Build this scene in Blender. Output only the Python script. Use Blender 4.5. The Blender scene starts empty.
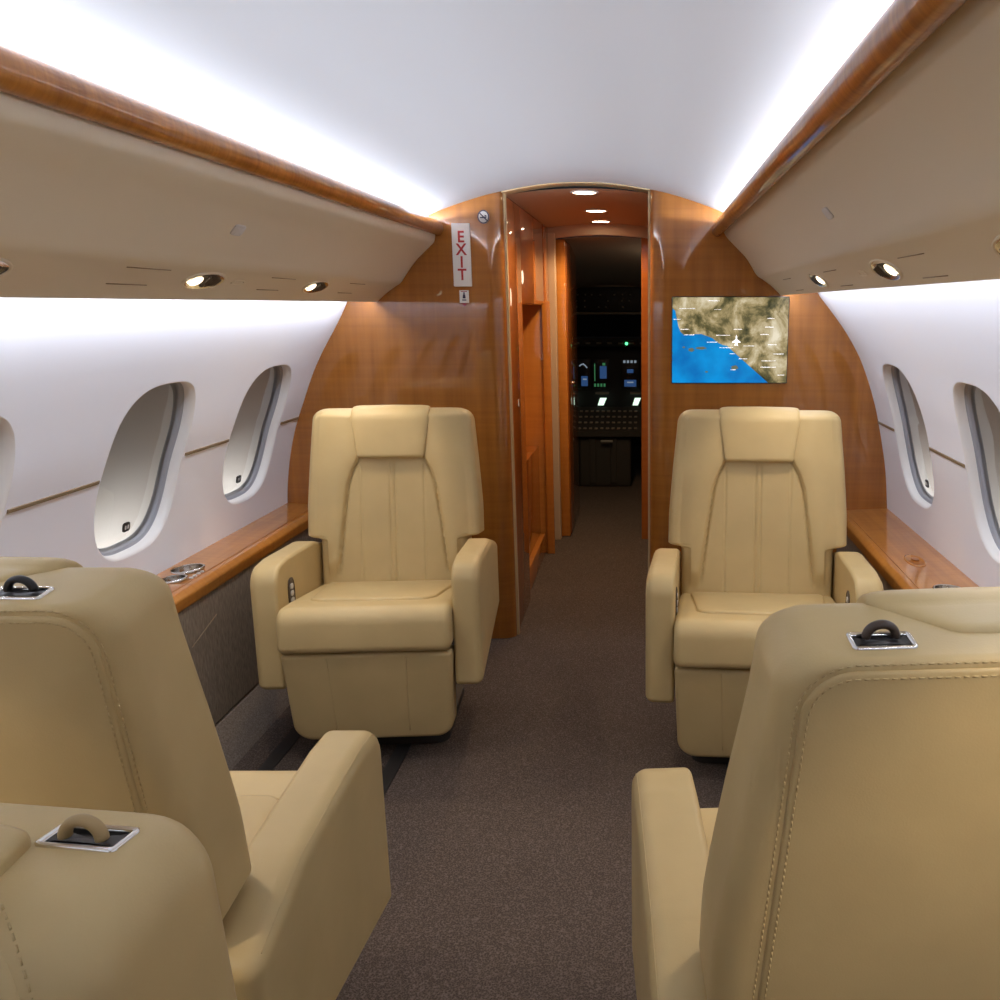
import bpy, bmesh, math, random
from mathutils import Vector, Matrix
C = bpy.context.scene.collection
PI = math.pi
random.seed(7)

# ------------------------------------------------------------------ materials
def new_mat(name):
    m = bpy.data.materials.new(name); m.use_nodes = True
    nt = m.node_tree; b = nt.nodes['Principled BSDF']
    return m, nt, b

def nd(nt, t, **kw):
    n = nt.nodes.new(t)
    for k, v in kw.items():
        if k in n.inputs: n.inputs[k].default_value = v
        else: setattr(n, k, v)
    return n

def simple(name, col, rough=.5, metal=0., coat=0., spec=.5, bump=None, emit=None, es=1.):
    m, nt, b = new_mat(name)
    b.inputs['Base Color'].default_value = (*col, 1)
    b.inputs['Roughness'].default_value = rough
    b.inputs['Metallic'].default_value = metal
    b.inputs['Coat Weight'].default_value = coat
    b.inputs['Coat Roughness'].default_value = .04
    b.inputs['Specular IOR Level'].default_value = spec
    if emit:
        b.inputs['Emission Color'].default_value = (*emit, 1)
        b.inputs['Emission Strength'].default_value = es
    if bump:
        sc, st, dist = bump
        tc = nd(nt, 'ShaderNodeTexCoord')
        n = nd(nt, 'ShaderNodeTexNoise', Scale=sc, Detail=4.)
        bp = nd(nt, 'ShaderNodeBump', Strength=st, Distance=dist)
        nt.links.new(tc.outputs['Object'], n.inputs['Vector'])
        nt.links.new(n.outputs['Fac'], bp.inputs['Height'])
        nt.links.new(bp.outputs['Normal'], b.inputs['Normal'])
    return m

def ramp(nt, stops):
    r = nt.nodes.new('ShaderNodeValToRGB')
    e = r.color_ramp.elements
    while len(e) < len(stops): e.new(.5)
    for i, (p, c) in enumerate(stops):
        e[i].position = p; e[i].color = (*c, 1)
    return r

def wood(name, lo, hi, scale_grain, scale_fig, coat=.9, rough=.4, fig=.5, ior=1.6):
    """figured veneer: streaky grain stretched by scale_grain, cross figure stretched by scale_fig"""
    m, nt, b = new_mat(name)
    tc = nd(nt, 'ShaderNodeTexCoord')
    mp = nd(nt, 'ShaderNodeMapping'); mp.inputs['Scale'].default_value = scale_grain
    mf = nd(nt, 'ShaderNodeMapping'); mf.inputs['Scale'].default_value = scale_fig
    n1 = nd(nt, 'ShaderNodeTexNoise', Scale=1., Detail=5., Roughness=.6)
    n2 = nd(nt, 'ShaderNodeTexNoise', Scale=1., Detail=3., Roughness=.5, Distortion=.6)
    L = nt.links.new
    L(tc.outputs['Object'], mp.inputs['Vector']); L(tc.outputs['Object'], mf.inputs['Vector'])
    L(mp.outputs['Vector'], n1.inputs['Vector']); L(mf.outputs['Vector'], n2.inputs['Vector'])
    mx = nd(nt, 'ShaderNodeMix', data_type='FLOAT'); mx.inputs[0].default_value = fig
    L(n1.outputs['Fac'], mx.inputs[2]); L(n2.outputs['Fac'], mx.inputs[3])
    mid = tuple((a + c) / 2 for a, c in zip(lo, hi))
    r = ramp(nt, [(.30, lo), (.5, mid), (.70, hi)])
    L(mx.outputs[0], r.inputs['Fac']); L(r.outputs['Color'], b.inputs['Base Color'])
    b.inputs['Roughness'].default_value = rough
    b.inputs['Coat Weight'].default_value = coat
    b.inputs['Coat Roughness'].default_value = .035
    b.inputs['Coat IOR'].default_value = ior
    b.inputs['Specular IOR Level'].default_value = .25
    return m

def leather(name, col):
    m, nt, b = new_mat(name)
    tc = nd(nt, 'ShaderNodeTexCoord')
    v = nd(nt, 'ShaderNodeTexVoronoi', Scale=420.)
    n = nd(nt, 'ShaderNodeTexNoise', Scale=9., Detail=3.)
    bp = nd(nt, 'ShaderNodeBump', Strength=.10, Distance=.0008)
    bp2 = nd(nt, 'ShaderNodeBump', Strength=.10, Distance=.012)
    L = nt.links.new
    L(tc.outputs['Object'], v.inputs['Vector']); L(tc.outputs['Object'], n.inputs['Vector'])
    L(v.outputs['Distance'], bp.inputs['Height']); L(n.outputs['Fac'], bp2.inputs['Height'])
    L(bp2.outputs['Normal'], bp.inputs['Normal']); L(bp.outputs['Normal'], b.inputs['Normal'])
    r = ramp(nt, [(.3, tuple(c * .95 for c in col)), (.7, tuple(min(1, c * 1.04) for c in col))])
    L(n.outputs['Fac'], r.inputs['Fac']); L(r.outputs['Color'], b.inputs['Base Color'])
    b.inputs['Roughness'].default_value = .46
    b.inputs['Specular IOR Level'].default_value = .38
    return m

def carpet(name):
    m, nt, b = new_mat(name)
    tc = nd(nt, 'ShaderNodeTexCoord')
    v = nd(nt, 'ShaderNodeTexVoronoi', Scale=250.)
    n = nd(nt, 'ShaderNodeTexNoise', Scale=420., Detail=2.)
    n2 = nd(nt, 'ShaderNodeTexNoise', Scale=2.2, Detail=3.)
    L = nt.links.new
    for x in (v, n, n2): L(tc.outputs['Object'], x.inputs['Vector'])
    mx = nd(nt, 'ShaderNodeMix', data_type='FLOAT'); mx.inputs[0].default_value = .5
    L(v.outputs['Distance'], mx.inputs[2]); L(n.outputs['Fac'], mx.inputs[3])
    r = ramp(nt, [(.22, (.042, .030, .025)), (.48, (.088, .067, .056)), (.72, (.165, .130, .110))])
    L(mx.outputs[0], r.inputs['Fac'])
    m2 = nd(nt, 'ShaderNodeMix', data_type='RGBA', blend_type='MULTIPLY'); m2.inputs[0].default_value = .35
    r2 = ramp(nt, [(.3, (.75, .75, .75)), (.7, (1, 1, 1))])
    L(n2.outputs['Fac'], r2.inputs['Fac'])
    L(r.outputs['Color'], m2.inputs[6]); L(r2.outputs['Color'], m2.inputs[7])
    L(m2.outputs[2], b.inputs['Base Color'])
    bp = nd(nt, 'ShaderNodeBump', Strength=.6, Distance=.003)
    L(mx.outputs[0], bp.inputs['Height']); L(bp.outputs['Normal'], b.inputs['Normal'])
    b.inputs['Roughness'].default_value = .95
    b.inputs['Specular IOR Level'].default_value = .1
    return m

def fabric(name, lo, hi, sc):
    m, nt, b = new_mat(name)
    tc = nd(nt, 'ShaderNodeTexCoord'); mp = nd(nt, 'ShaderNodeMapping'); mp.inputs['Scale'].default_value = sc
    n = nd(nt, 'ShaderNodeTexNoise', Scale=1., Detail=3.)
    L = nt.links.new
    L(tc.outputs['Object'], mp.inputs['Vector']); L(mp.outputs['Vector'], n.inputs['Vector'])
    r = ramp(nt, [(.3, lo), (.7, hi)])
    L(n.outputs['Fac'], r.inputs['Fac']); L(r.outputs['Color'], b.inputs['Base Color'])
    bp = nd(nt, 'ShaderNodeBump', Strength=.25, Distance=.001)
    L(n.outputs['Fac'], bp.inputs['Height']); L(bp.outputs['Normal'], b.inputs['Normal'])
    b.inputs['Roughness'].default_value = .85
    b.inputs['Specular IOR Level'].default_value = .15
    return m

def glass_pane(name):
    m, nt, b = new_mat(name)
    nt.nodes.remove(b)
    out = nt.nodes['Material Output']
    t = nd(nt, 'ShaderNodeBsdfTransparent'); t.inputs['Color'].default_value = (.93, .93, .93, 1)
    g = nd(nt, 'ShaderNodeBsdfGlossy'); g.inputs['Roughness'].default_value = .02
    fr = nd(nt, 'ShaderNodeFresnel', IOR=1.5)
    mx = nd(nt, 'ShaderNodeMixShader')
    L = nt.links.new
    L(fr.outputs['Fac'], mx.inputs[0]); L(t.outputs[0], mx.inputs[1]); L(g.outputs[0], mx.inputs[2])
    L(mx.outputs[0], out.inputs['Surface'])
    return m

def land_mat(name):
    m, nt, b = new_mat(name)
    tc = nd(nt, 'ShaderNodeTexCoord')
    n = nd(nt, 'ShaderNodeTexNoise', Scale=9., Detail=10., Roughness=.66, Distortion=.4)
    L = nt.links.new
    L(tc.outputs['Object'], n.inputs['Vector'])
    r = ramp(nt, [(.36, (.035, .037, .014)), (.44, (.13, .11, .045)), (.51, (.36, .28, .13)), (.57, (.54, .45, .27)), (.66, (.82, .74, .56))])
    L(n.outputs['Fac'], r.inputs['Fac'])
    L(r.outputs['Color'], b.inputs['Emission Color']); b.inputs['Emission Strength'].default_value = .66
    b.inputs['Base Color'].default_value = (.01, .01, .01, 1); b.inputs['Roughness'].default_value = .35; b.inputs['Specular IOR Level'].default_value = .12
    return m

def sea_mat(name):
    m, nt, b = new_mat(name)
    tc = nd(nt, 'ShaderNodeTexCoord')
    n = nd(nt, 'ShaderNodeTexNoise', Scale=9., Detail=4.)
    L = nt.links.new
    L(tc.outputs['Object'], n.inputs['Vector'])
    r = ramp(nt, [(.35, (.0, .15, .48)), (.65, (.0, .29, .72))])
    L(n.outputs['Fac'], r.inputs['Fac'])
    L(r.outputs['Color'], b.inputs['Emission Color']); b.inputs['Emission Strength'].default_value = .66
    b.inputs['Base Color'].default_value = (.01, .01, .01, 1); b.inputs['Roughness'].default_value = .35; b.inputs['Specular IOR Level'].default_value = .12
    return m

M = {}
M['leather'] = leather('cream_leather', (.545, .412, .196))
M['thread'] = simple('stitch_thread', (.53, .40, .19), .7)
M['seam'] = simple('seam_welt', (.30, .215, .10), .8)
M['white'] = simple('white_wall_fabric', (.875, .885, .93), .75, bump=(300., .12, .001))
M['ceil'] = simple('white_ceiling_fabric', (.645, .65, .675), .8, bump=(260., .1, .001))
M['frame'] = simple('white_window_surround', (.86, .85, .83), .45)
M['gasket'] = simple('grey_gasket', (.33, .34, .37), .45)
def shade_mat(name, col):
    m, nt, b = new_mat(name); nt.nodes.remove(b); out = nt.nodes['Material Output']
    d = nd(nt, 'ShaderNodeBsdfDiffuse'); t = nd(nt, 'ShaderNodeBsdfTranslucent')
    d.inputs['Color'].default_value = (*col, 1); t.inputs['Color'].default_value = (*col, 1)
    mx = nd(nt, 'ShaderNodeMixShader'); mx.inputs[0].default_value = .4
    nt.links.new(d.outputs[0], mx.inputs[1]); nt.links.new(t.outputs[0], mx.inputs[2]); nt.links.new(mx.outputs[0], out.inputs['Surface'])
    return m
M['shade'] = shade_mat('pale_shade', (.76, .71, .63))
M['pane'] = glass_pane('window_pane')
M['bin'] = simple('beige_bin', (.72, .63, .475), .5, bump=(240., .06, .001))
M['bulk'] = wood('bulkhead_veneer', (.235, .075, .008), (.45, .165, .022), (20, 20, 1.1), (1.0, 1.0, 60), fig=.28)
M['rail'] = wood('rail_veneer', (.22, .070, .009), (.50, .195, .032), (4, 75, 4), (2, 9, 2), fig=.45, coat=.7, ior=1.4)
M['ledge'] = wood('ledge_veneer', (.34, .115, .015), (.58, .245, .044), (30, 1.6, 30), (2, 45, 2), fig=.3, coat=1., ior=1.8)
M['corr'] = wood('corridor_veneer', (.25, .065, .008), (.40, .125, .016), (26, 26, 1.3), (3, 3, 40), fig=.4)
M['corrlite'] = wood('corridor_edge_veneer', (.46, .16, .022), (.60, .24, .04), (26, 26, 1.3), (3, 3, 40), fig=.4)
M['carpet'] = carpet('taupe_carpet')
M['dado'] = fabric('dado_fabric', (.17, .135, .10), (.29, .235, .18), (260, 260, 40))
M['kick'] = fabric('kick_carpet', (.12, .095, .075), (.24, .20, .165), (200, 200, 200))
M['track'] = simple('dark_seat_track', (.025, .022, .02), .6)
M['chrome'] = simple('chrome', (.78, .77, .74), .16, 1.)
M['dark'] = simple('dark_plastic', (.012, .010, .009), .4)
M['brown'] = simple('brown_plastic', (.055, .035, .022), .42)
M['tan'] = simple('tan_leather', (.38, .27, .12), .5)
M['lens'] = simple('lamp_lens', (1, .9, .7), .3, emit=(1., .86, .62), es=2.2)
M['disc'] = simple('downlight_disc', (1, .9, .75), .3, emit=(1., .80, .55), es=14.)
M['led'] = simple('led_strip', (1, 1, 1), .4, emit=(.86, .90, 1.), es=6.)
M['sign'] = simple('sign_white', (.80, .78, .74), .35)
M['red'] = simple('sign_red', (.42, .015, .012), .5)
M['navy'] = simple('sign_navy', (.03, .025, .06), .5)
M['grey'] = simple('grey_cover', (.60, .58, .55), .5)
M['belt'] = simple('tan_belt_line', (.26, .185, .105), .5)
M['goldedge'] = simple('pale_edge_strip', (.60, .45, .24), .3, coat=.4)
M['beigepost'] = simple('beige_door_post', (.50, .38, .26), .5)
M['corrceil'] = simple('corridor_ceiling', (.46, .31, .20), .6)
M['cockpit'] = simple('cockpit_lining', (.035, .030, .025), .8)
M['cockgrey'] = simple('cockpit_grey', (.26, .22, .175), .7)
M['black'] = simple('black_panel', (.004, .004, .004), .55)
M['land'] = land_mat('map_land'); M['sea'] = sea_mat('map_sea')
M['bezel'] = simple('screen_bezel', (.02, .02, .02), .3)
M['maptext'] = simple('map_white', (.9, .9, .9), .5, emit=(1, 1, 1), es=.55)
M['isle'] = simple('map_isle', (.05, .05, .02), .5, emit=(.13, .14, .09), es=.6)
M['dblue'] = simple('display_blue', (.01, .02, .05), .3, emit=(.10, .28, .75), es=.13)
M['dwhite'] = simple('display_white', (.1, .1, .1), .3, emit=(.6, .75, .9), es=.2)
M['dgreen'] = simple('display_green', (.01, .05, .02), .3, emit=(.10, .45, .18), es=.2)
M['lit'] = simple('lit_key_panel', (.5, .6, .5), .4, emit=(.72, 1., .78), es=.85)
M['greenled'] = simple('green_indicator', (.1, .6, .3), .4, emit=(.12, 1., .35), es=1.4)

# ------------------------------------------------------------------ mesh helpers
class MB:
    def __init__(s): s.v = []; s.f = []; s.mi = []
    def vert(s, p): s.v.append(tuple(p)); return len(s.v) - 1
    def face(s, ids, mi=0): s.f.append(tuple(ids)); s.mi.append(mi)
    def rings(s, rings, closed=True, cap0=True, cap1=True, mi=0):
        idx = [[s.vert(p) for p in r] for r in rings]
        n = len(rings[0])
        for a, b in zip(idx, idx[1:]):
            for i in range(n if closed else n - 1):
                j = (i + 1) % n
                s.face((a[i], a[j], b[j], b[i]), mi)
        if closed and cap0: s.fan(idx[0][::-1], mi)
        if closed and cap1: s.fan(idx[-1], mi)
        return idx
    def fan(s, ids, mi=0):
        c = Vector((0, 0, 0))
        for i in ids: c += Vector(s.v[i])
        k = s.vert(c / len(ids))
        for i in range(len(ids)): s.face((ids[i], ids[(i + 1) % len(ids)], k), mi)
    def grid(s, rows, mi=0):
        s.rings(rows, closed=False, mi=mi)
    def box(s, lo, hi, mi=0):
        x0, y0, z0 = lo; x1, y1, z1 = hi
        b = len(s.v)
        for p in ((x0,y0,z0),(x1,y0,z0),(x1,y1,z0),(x0,y1,z0),(x0,y0,z1),(x1,y0,z1),(x1,y1,z1),(x0,y1,z1)): s.vert(p)
        for f in ((0,3,2,1),(4,5,6,7),(0,1,5,4),(1,2,6,5),(2,3,7,6),(3,0,4,7)): s.face([b + i for i in f], mi)
    def tube(s, pts, r, n=8, mi=0, closed=False):
        pts = [Vector(p) for p in pts]; R = []
        m = len(pts)
        for i, p in enumerate(pts):
            if closed: t = pts[(i + 1) % m] - pts[i - 1]
            else: t = pts[min(i + 1, m - 1)] - pts[max(i - 1, 0)]
            t.normalize()
            up = Vector((0, 0, 1)) if abs(t.z) < .9 else Vector((1, 0, 0))
            a = t.cross(up).normalized(); b = a.cross(t)
            R.append([p + r * (math.cos(k * 2 * PI / n) * a + math.sin(k * 2 * PI / n) * b) for k in range(n)])
        if closed: R.append(R[0])
        s.rings(R, cap0=not closed, cap1=not closed, mi=mi)
    def build(s, name, mat, parent=None, smooth=True, auto=None, bevel=None, recalc=True):
        me = bpy.data.meshes.new(name); me.from_pydata(s.v, [], s.f)
        mats = mat if isinstance(mat, (list, tuple)) else [mat]
        for m_ in mats: me.materials.append(m_)
        for p, k in zip(me.polygons, s.mi): p.material_index = k
        bm = bmesh.new(); bm.from_mesh(me)
        bmesh.ops.remove_doubles(bm, verts=bm.verts, dist=1e-5)
        if bevel:
            es = [e for e in bm.edges if len(e.link_faces) == 2 and e.calc_face_angle(0) > .5]
            bmesh.ops.bevel(bm, geom=es, offset=bevel[0], segments=bevel[1], affect='EDGES', profile=.5, clamp_overlap=True)
        if recalc: bmesh.ops.recalc_face_normals(bm, faces=bm.faces)
        for f in bm.faces: f.smooth = smooth
        if auto is not None:
            for e in bm.edges:
                if len(e.link_faces) == 2 and e.calc_face_angle(0) > auto: e.smooth = False
        bm.to_mesh(me); bm.free()
        o = bpy.data.objects.new(name, me); C.objects.link(o)
        if parent: o.parent = parent
        return o

def boxo(name, lo, hi, mat, parent=None, bev=.004, seg=3):
    b = MB(); b.box(lo, hi)
    return b.build(name, mat, parent, bevel=(bev, seg) if bev else None, auto=.6, smooth=True)

def round_poly(pts, radii, seg=8):
    """round the corners of a polygon (list of 2D points)"""
    out = []
    n = len(pts)
    if not isinstance(radii, (list, tuple)): radii = [radii] * n
    for i in range(n):
        p = Vector(pts[i]); a = Vector(pts[i - 1]); b = Vector(pts[(i + 1) % n]); r = radii[i]
        if r <= 1e-6: out.append(p.copy()); continue
        u = (a - p).normalized(); w = (b - p).normalized()
        ang = u.angle(w); d = min(r / math.tan(ang / 2), .49 * (a - p).length, .49 * (b - p).length)
        rr = d * math.tan(ang / 2)
        c = p + (u + w).normalized() * (rr / math.sin(ang / 2))
        s0 = p + u * d - c; s1 = p + w * d - c
        a0 = math.atan2(s0.y, s0.x); da = math.atan2(s0.x * s1.y - s0.y * s1.x, s0.dot(s1))
        for k in range(seg + 1):
            t = a0 + da * k / seg
            out.append(c + rr * Vector((math.cos(t), math.sin(t))))
    return out

def resample(pts, n, closed=True):
    P = [Vector(p) for p in pts]
    if closed: P = P + [P[0]]
    L = [0]
    for a, b in zip(P, P[1:]): L.append(L[-1] + (b - a).length)
    out = []; j = 0
    m = n if closed else n - 1
    for i in range(n):
        t = L[-1] * i / m
        while j < len(P) - 2 and L[j + 1] < t: j += 1
        f = (t - L[j]) / max(1e-9, L[j + 1] - L[j])
        out.append(P[j].lerp(P[j + 1], min(1, f)))
    return out

def inset(pts, d):
    n = len(pts); out = []
    ar = sum(pts[i].x * pts[(i + 1) % n].y - pts[(i + 1) % n].x * pts[i].y for i in range(n))
    sg = 1 if ar > 0 else -1
    for i in range(n):
        t = (pts[(i + 1) % n] - pts[i - 1]); t.normalize()
        out.append(pts[i] + Vector((-t.y, t.x)) * d * sg)
    return out

def layered(mb, prof, layers, fn, mi=0):
    """stack of insets of a closed 2D profile: layers = (offset, inset, scale); fn(a, b, offset) -> xyz"""
    c = Vector((0, 0))
    for p in prof: c += p
    c /= len(prof)
    R = []
    for L in layers:
        off, ins = L[0], L[1]; sc = L[2] if len(L) > 2 else 1
        q = inset(prof, ins) if ins else prof
        R.append([fn(c.x + (p.x - c.x) * sc, c.y + (p.y - c.y) * sc, off) for p in q])
    mb.rings(R, mi=mi)

class Prof:
    """convex polygon with rounded corners that can be inset cleanly"""
    def __init__(s, pts, radii, seg=8):
        s.p = [Vector(p) for p in pts]; n = len(s.p)
        s.r = list(radii) if isinstance(radii, (list, tuple)) else [radii] * n
        s.seg = seg
        ar = sum(s.p[i].x * s.p[(i + 1) % n].y - s.p[(i + 1) % n].x * s.p[i].y for i in range(n))
        s.sg = 1 if ar > 0 else -1
    def at(s, d=0.):
        n = len(s.p); q = []
        for i in range(n):
            a, b, c = s.p[i - 1], s.p[i], s.p[(i + 1) % n]
            u = (b - a).normalized(); w = (c - b).normalized()
            n1 = Vector((-u.y, u.x)) * s.sg; n2 = Vector((-w.y, w.x)) * s.sg
            q.append(b + (n1 + n2) * (d / max(.05, 1 + n1.dot(n2))))
        return round_poly(q, [max(.0008, r - d) for r in s.r], s.seg)

def layered2(mb, prof, layers, fn, mi=0):
    R = []; base = prof.at(0); c = Vector((0, 0))
    for p in base: c += p
    c /= len(base)
    for L in layers:
        sc_ = L[2] if len(L) > 2 else 1
        R.append([fn(c.x + (p.x - c.x) * sc_, c.y + (p.y - c.y) * sc_, L[0]) for p in prof.at(L[1])])
    mb.rings(R, mi=mi)

def edge_layers(o0, o1, r0, r1, k=6):
    """layers from offset o0 to o1 with quarter-round edges of radius r0 and r1"""
    L = []
    s = 1 if o1 > o0 else -1
    for i in range(k + 1):
        a = PI / 2 * i / k
        L.append((o0 + s * r0 * (1 - math.sin(a)), r0 * (1 - math.cos(a))))
    out = [(o0 + s * r0 * (1 - math.cos(PI / 2 * i / k)), r0 * (1 - math.sin(PI / 2 * i / k))) for i in range(k + 1)]
    out += [(o1 - s * r1 * (1 - math.sin(PI / 2 * i / k)), r1 * (1 - math.cos(PI / 2 * i / k))) for i in range(k + 1)]
    return out

def sstep(a, b, x):
    t = max(0., min(1., (x - a) / (b - a))); return t * t * (3 - 2 * t)

def interp(tab, x):
    if x <= tab[0][0]: return tab[0][1]
    for (a, b), (c, d) in zip(tab, tab[1:]):
        if x <= c: return b + (d - b) * (x - a) / (c - a)
    return tab[-1][1]

def catmull(P, per=8):
    out = []
    n = len(P)
    for i in range(n - 1):
        p0 = Vector(P[max(i - 1, 0)]); p1 = Vector(P[i]); p2 = Vector(P[i + 1]); p3 = Vector(P[min(i + 2, n - 1)])
        for k in range(per):
            t = k / per
            out.append(.5 * ((2 * p1) + (p2 - p0) * t + (2 * p0 - 5 * p1 + 4 * p2 - p3) * t * t + (3 * p1 - p0 - 3 * p2 + p3) * t ** 3))
    out.append(Vector(P[-1]))
    return out

def thing(name, label, cat, loc=(0, 0, 0), rotz=0., group=None):
    o = bpy.data.objects.new(name, None); C.objects.link(o)
    o.location = loc; o.rotation_euler = (0, 0, rotz); o.empty_display_size = .1
    o['label'] = label; o['category'] = cat
    if group: o['group'] = group
    return o

def tag(o, label, cat, group=None):
    o['label'] = label; o['category'] = cat
    if group: o['group'] = group
    return o

def struct(o): o['kind'] = 'structure'; return o

# ------------------------------------------------------------------ cabin shell
YD = 3.60           # front bulkhead
YR = -3.2           # rear end of the cabin
DL, DR = -.300, .268   # doorway edges
PROF = {-1: [(-.892, 1.455), (-.916, 1.391), (-.956, 1.315), (-1.028, 1.196), (-1.075, 1.105), (-1.114, 1.009), (-1.157, .900), (-1.188, .785), (-1.207, .680), (-1.216, .592), (-1.218, .54)],
        1: [(.895, 1.475), (.927, 1.418), (.970, 1.365), (1.028, 1.290), (1.078, 1.212), (1.112, 1.145), (1.150, 1.045), (1.182, .935), (1.222, .740), (1.240, .570), (1.244, .52)]}
WY = {-1: [3.20, 2.475, 1.70, .96, .22, -.52, -1.26, -2.0], 1: [3.14, 2.37, 1.63, .89, .15, -.59, -1.33, -2.07]}
WZ = {-1: .935, 1: .935}

class Surf:
    def __init__(s, side):
        s.side = side
        s.pts = resample([Vector(p) for p in catmull(PROF[side], 10)], 81, closed=False)
        s.L = [0]
        for a, b in zip(s.pts, s.pts[1:]): s.L.append(s.L[-1] + (b - a).length)
    def at(s, t):
        t = max(0, min(s.L[-1], t)); n = len(s.pts) - 1
        f = t / s.L[-1] * n; i = min(n - 1, int(f)); f -= i
        p = s.pts[i].lerp(s.pts[i + 1], f)
        i0 = max(0, i - 2); i1 = min(n, i + 3)
        d = (s.pts[i1] - s.pts[i0]).normalized()
        nx = Vector((-d.y, d.x))      # outward
        if nx.x * s.side < 0: nx = -nx
        return p, nx
    def P(s, y, t, depth=0.):
        p, n = s.at(t); q = p + n * depth
        return (q.x, y, q.y)
    def t_at_z(s, z):
        for i in range(len(s.pts) - 1):
            if s.pts[i].y >= z >= s.pts[i + 1].y:
                return s.L[i] + (s.L[i + 1] - s.L[i]) * (s.pts[i].y - z) / (s.pts[i].y - s.pts[i + 1].y)

SURF = {sd: Surf(sd) for sd in (-1, 1)}
HA, HB = .245, .300     # half size of the wall patch around a window

ANG = []
for k in range(24): ANG.append((HA, -HB + 2 * HB * k / 24))
for k in range(24): ANG.append((HA - 2 * HA * k / 24, HB))
for k in range(24): ANG.append((-HA, HB - 2 * HB * k / 24))
for k in range(24): ANG.append((-HA + 2 * HA * k / 24, -HB))
ANG = [math.atan2(b, a) for a, b in ANG]
def superell(a, b, n=3.0, N=96):
    out = []
    for i in range(N):
        th = 2 * PI * i / N if N != 96 else ANG[i]
        c, s_ = math.cos(th), math.sin(th)
        r = (abs(c / a) ** n + abs(s_ / b) ** n) ** (-1 / n)
        out.append(Vector((r * c, r * s_)))
    return out

def rect_hit(a, b, v):
    k = 1 / max(abs(v.x) / a, abs(v.y) / b)
    return v * k

def build_wall(side):
    S = SURF[side]; mb = MB()
    tc = S.t_at_z(WZ[side]); tA, tB = tc - HB, tc + HB
    def band(y0, y1, t0, t1, ny, ntt):
        mb.grid([[S.P(y0 + (y1 - y0) * j / ny, t0 + (t1 - t0) * i / ntt) for j in range(ny + 1)] for i in range(ntt + 1)])
    band(YR, YD, 0, tA, 6, 24); band(YR, YD, tB, S.L[-1], 6, 20)
    ys = sorted(WY[side]); edges = [YR]
    for y in ys: edges += [y - HA, y + HA]
    edges.append(YD)
    for a, b in zip(edges[::2], edges[1::2]):
        if b - a > .002: band(a, b, tA, tB, 2, 24)
    for y in ys:
        hole = superell(.2105, .2595)
        outer = [rect_hit(HA, HB, v) for v in hole]
        rings = []
        for q in range(7):
            f = q / 6
            rings.append([S.P(y + o.x + (h.x - o.x) * f, tc + o.y + (h.y - o.y) * f) for o, h in zip(outer, hole)])
        mb.rings(rings, cap0=False, cap1=False)
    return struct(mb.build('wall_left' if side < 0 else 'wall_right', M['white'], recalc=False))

build_wall(-1); build_wall(1)

win_n = 0
def build_window(side, y, label):
    global win_n
    win_n += 1
    S = SURF[side]; tc = S.t_at_z(WZ[side])
    def ring(a, b, d): return [S.P(y + v.x, tc + v.y, d) for v in superell(a, b)]
    fr = MB()
    fr.rings([ring(.211, .260, 0), ring(.2085, .2575, .001), ring(.205, .254, .004), ring(.2025, .2515, .009), ring(.201, .250, .018), ring(.2005, .2495, .028)], cap0=False, cap1=False)
    root = fr.build('window_%d' % win_n, M['frame'], recalc=False); struct(root)
    g = MB()
    g.rings([ring(.2005, .2495, .028), ring(.199, .248, .031), ring(.195, .244, .032), ring(.193, .242, .035), ring(.1915, .2405, .045), ring(.184, .233, .050)], cap0=False, cap1=False)
    g.build('gasket', M['gasket'], root, recalc=False)
    p = MB(); p.rings([ring(.193, .242, .042), ring(.09, .12, .043), ring(.02, .02, .0435)], cap0=False, cap1=True); po = p.build('pane', M['pane'], root)
    nx = sum(f.normal.x * f.area for f in po.data.polygons)
    if nx * side > 0: po.data.flip_normals()
    sh = MB(); sh.rings([ring(.186, .235, .051), ring(.08, .11, .0515), ring(.02, .02, .0515)], cap0=False, cap1=True); sh.build('shade', M['shade'], root)
    if win_n <= 2 or side > 0:
        # small dark placard with pale marks on the bottom of the glass
        pl = MB(); a = superell(.017, .013, 5, 24)
        dy = .03
        pl.rings([[S.P(y + dy + v.x, tc + .192 + v.y, .043) for v in a], [S.P(y + dy + v.x, tc + .192 + v.y, .0395) for v in a]])
        b = pl.build('placard', M['dark'], root, auto=.6)
        for sx in (-.0065, .0065):
            q = MB(); e = superell(.0038, .006, 4, 16)
            q.rings([[S.P(y + dy + sx + v.x, tc + .192 + v.y, .0396) for v in e], [S.P(y + dy + sx + v.x, tc + .192 + v.y, .0388) for v in e]])
            q.build('pale_mark', M['grey'], b, auto=.6)
    return root
for y in WY[-1][:3]: build_window(-1, y, '')
for y in WY[1][:3]: build_window(1, y, '')
for y in WY[-1][3:]: build_window(-1, y, '')
for y in WY[1][3:]: build_window(1, y, '')

trim_n = 0
def trim_name():
    global trim_n; trim_n += 1; return 'trim_%d' % trim_n
for side in (-1, 1):
    S = SURF[side]; t0 = S.t_at_z(.938 if side < 0 else .92)
    ys = sorted(WY[side])
    e = [YR] + [v for y in ys for v in (y - .216, y + .216)] + [YD]
    for a, b in zip(e[::2], e[1::2]):
        if b < 1.0 or b - a < .01: continue
        mb = MB()
        R = []
        for y in (a + .003, b - .003):
            R.append([S.P(y, t0 - .0055, .001), S.P(y, t0 - .0045, -.003), S.P(y, t0 + .0045, -.003), S.P(y, t0 + .0055, .001)])
        mb.rings(R); struct(mb.build(trim_name(), M['belt'], smooth=False))

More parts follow.
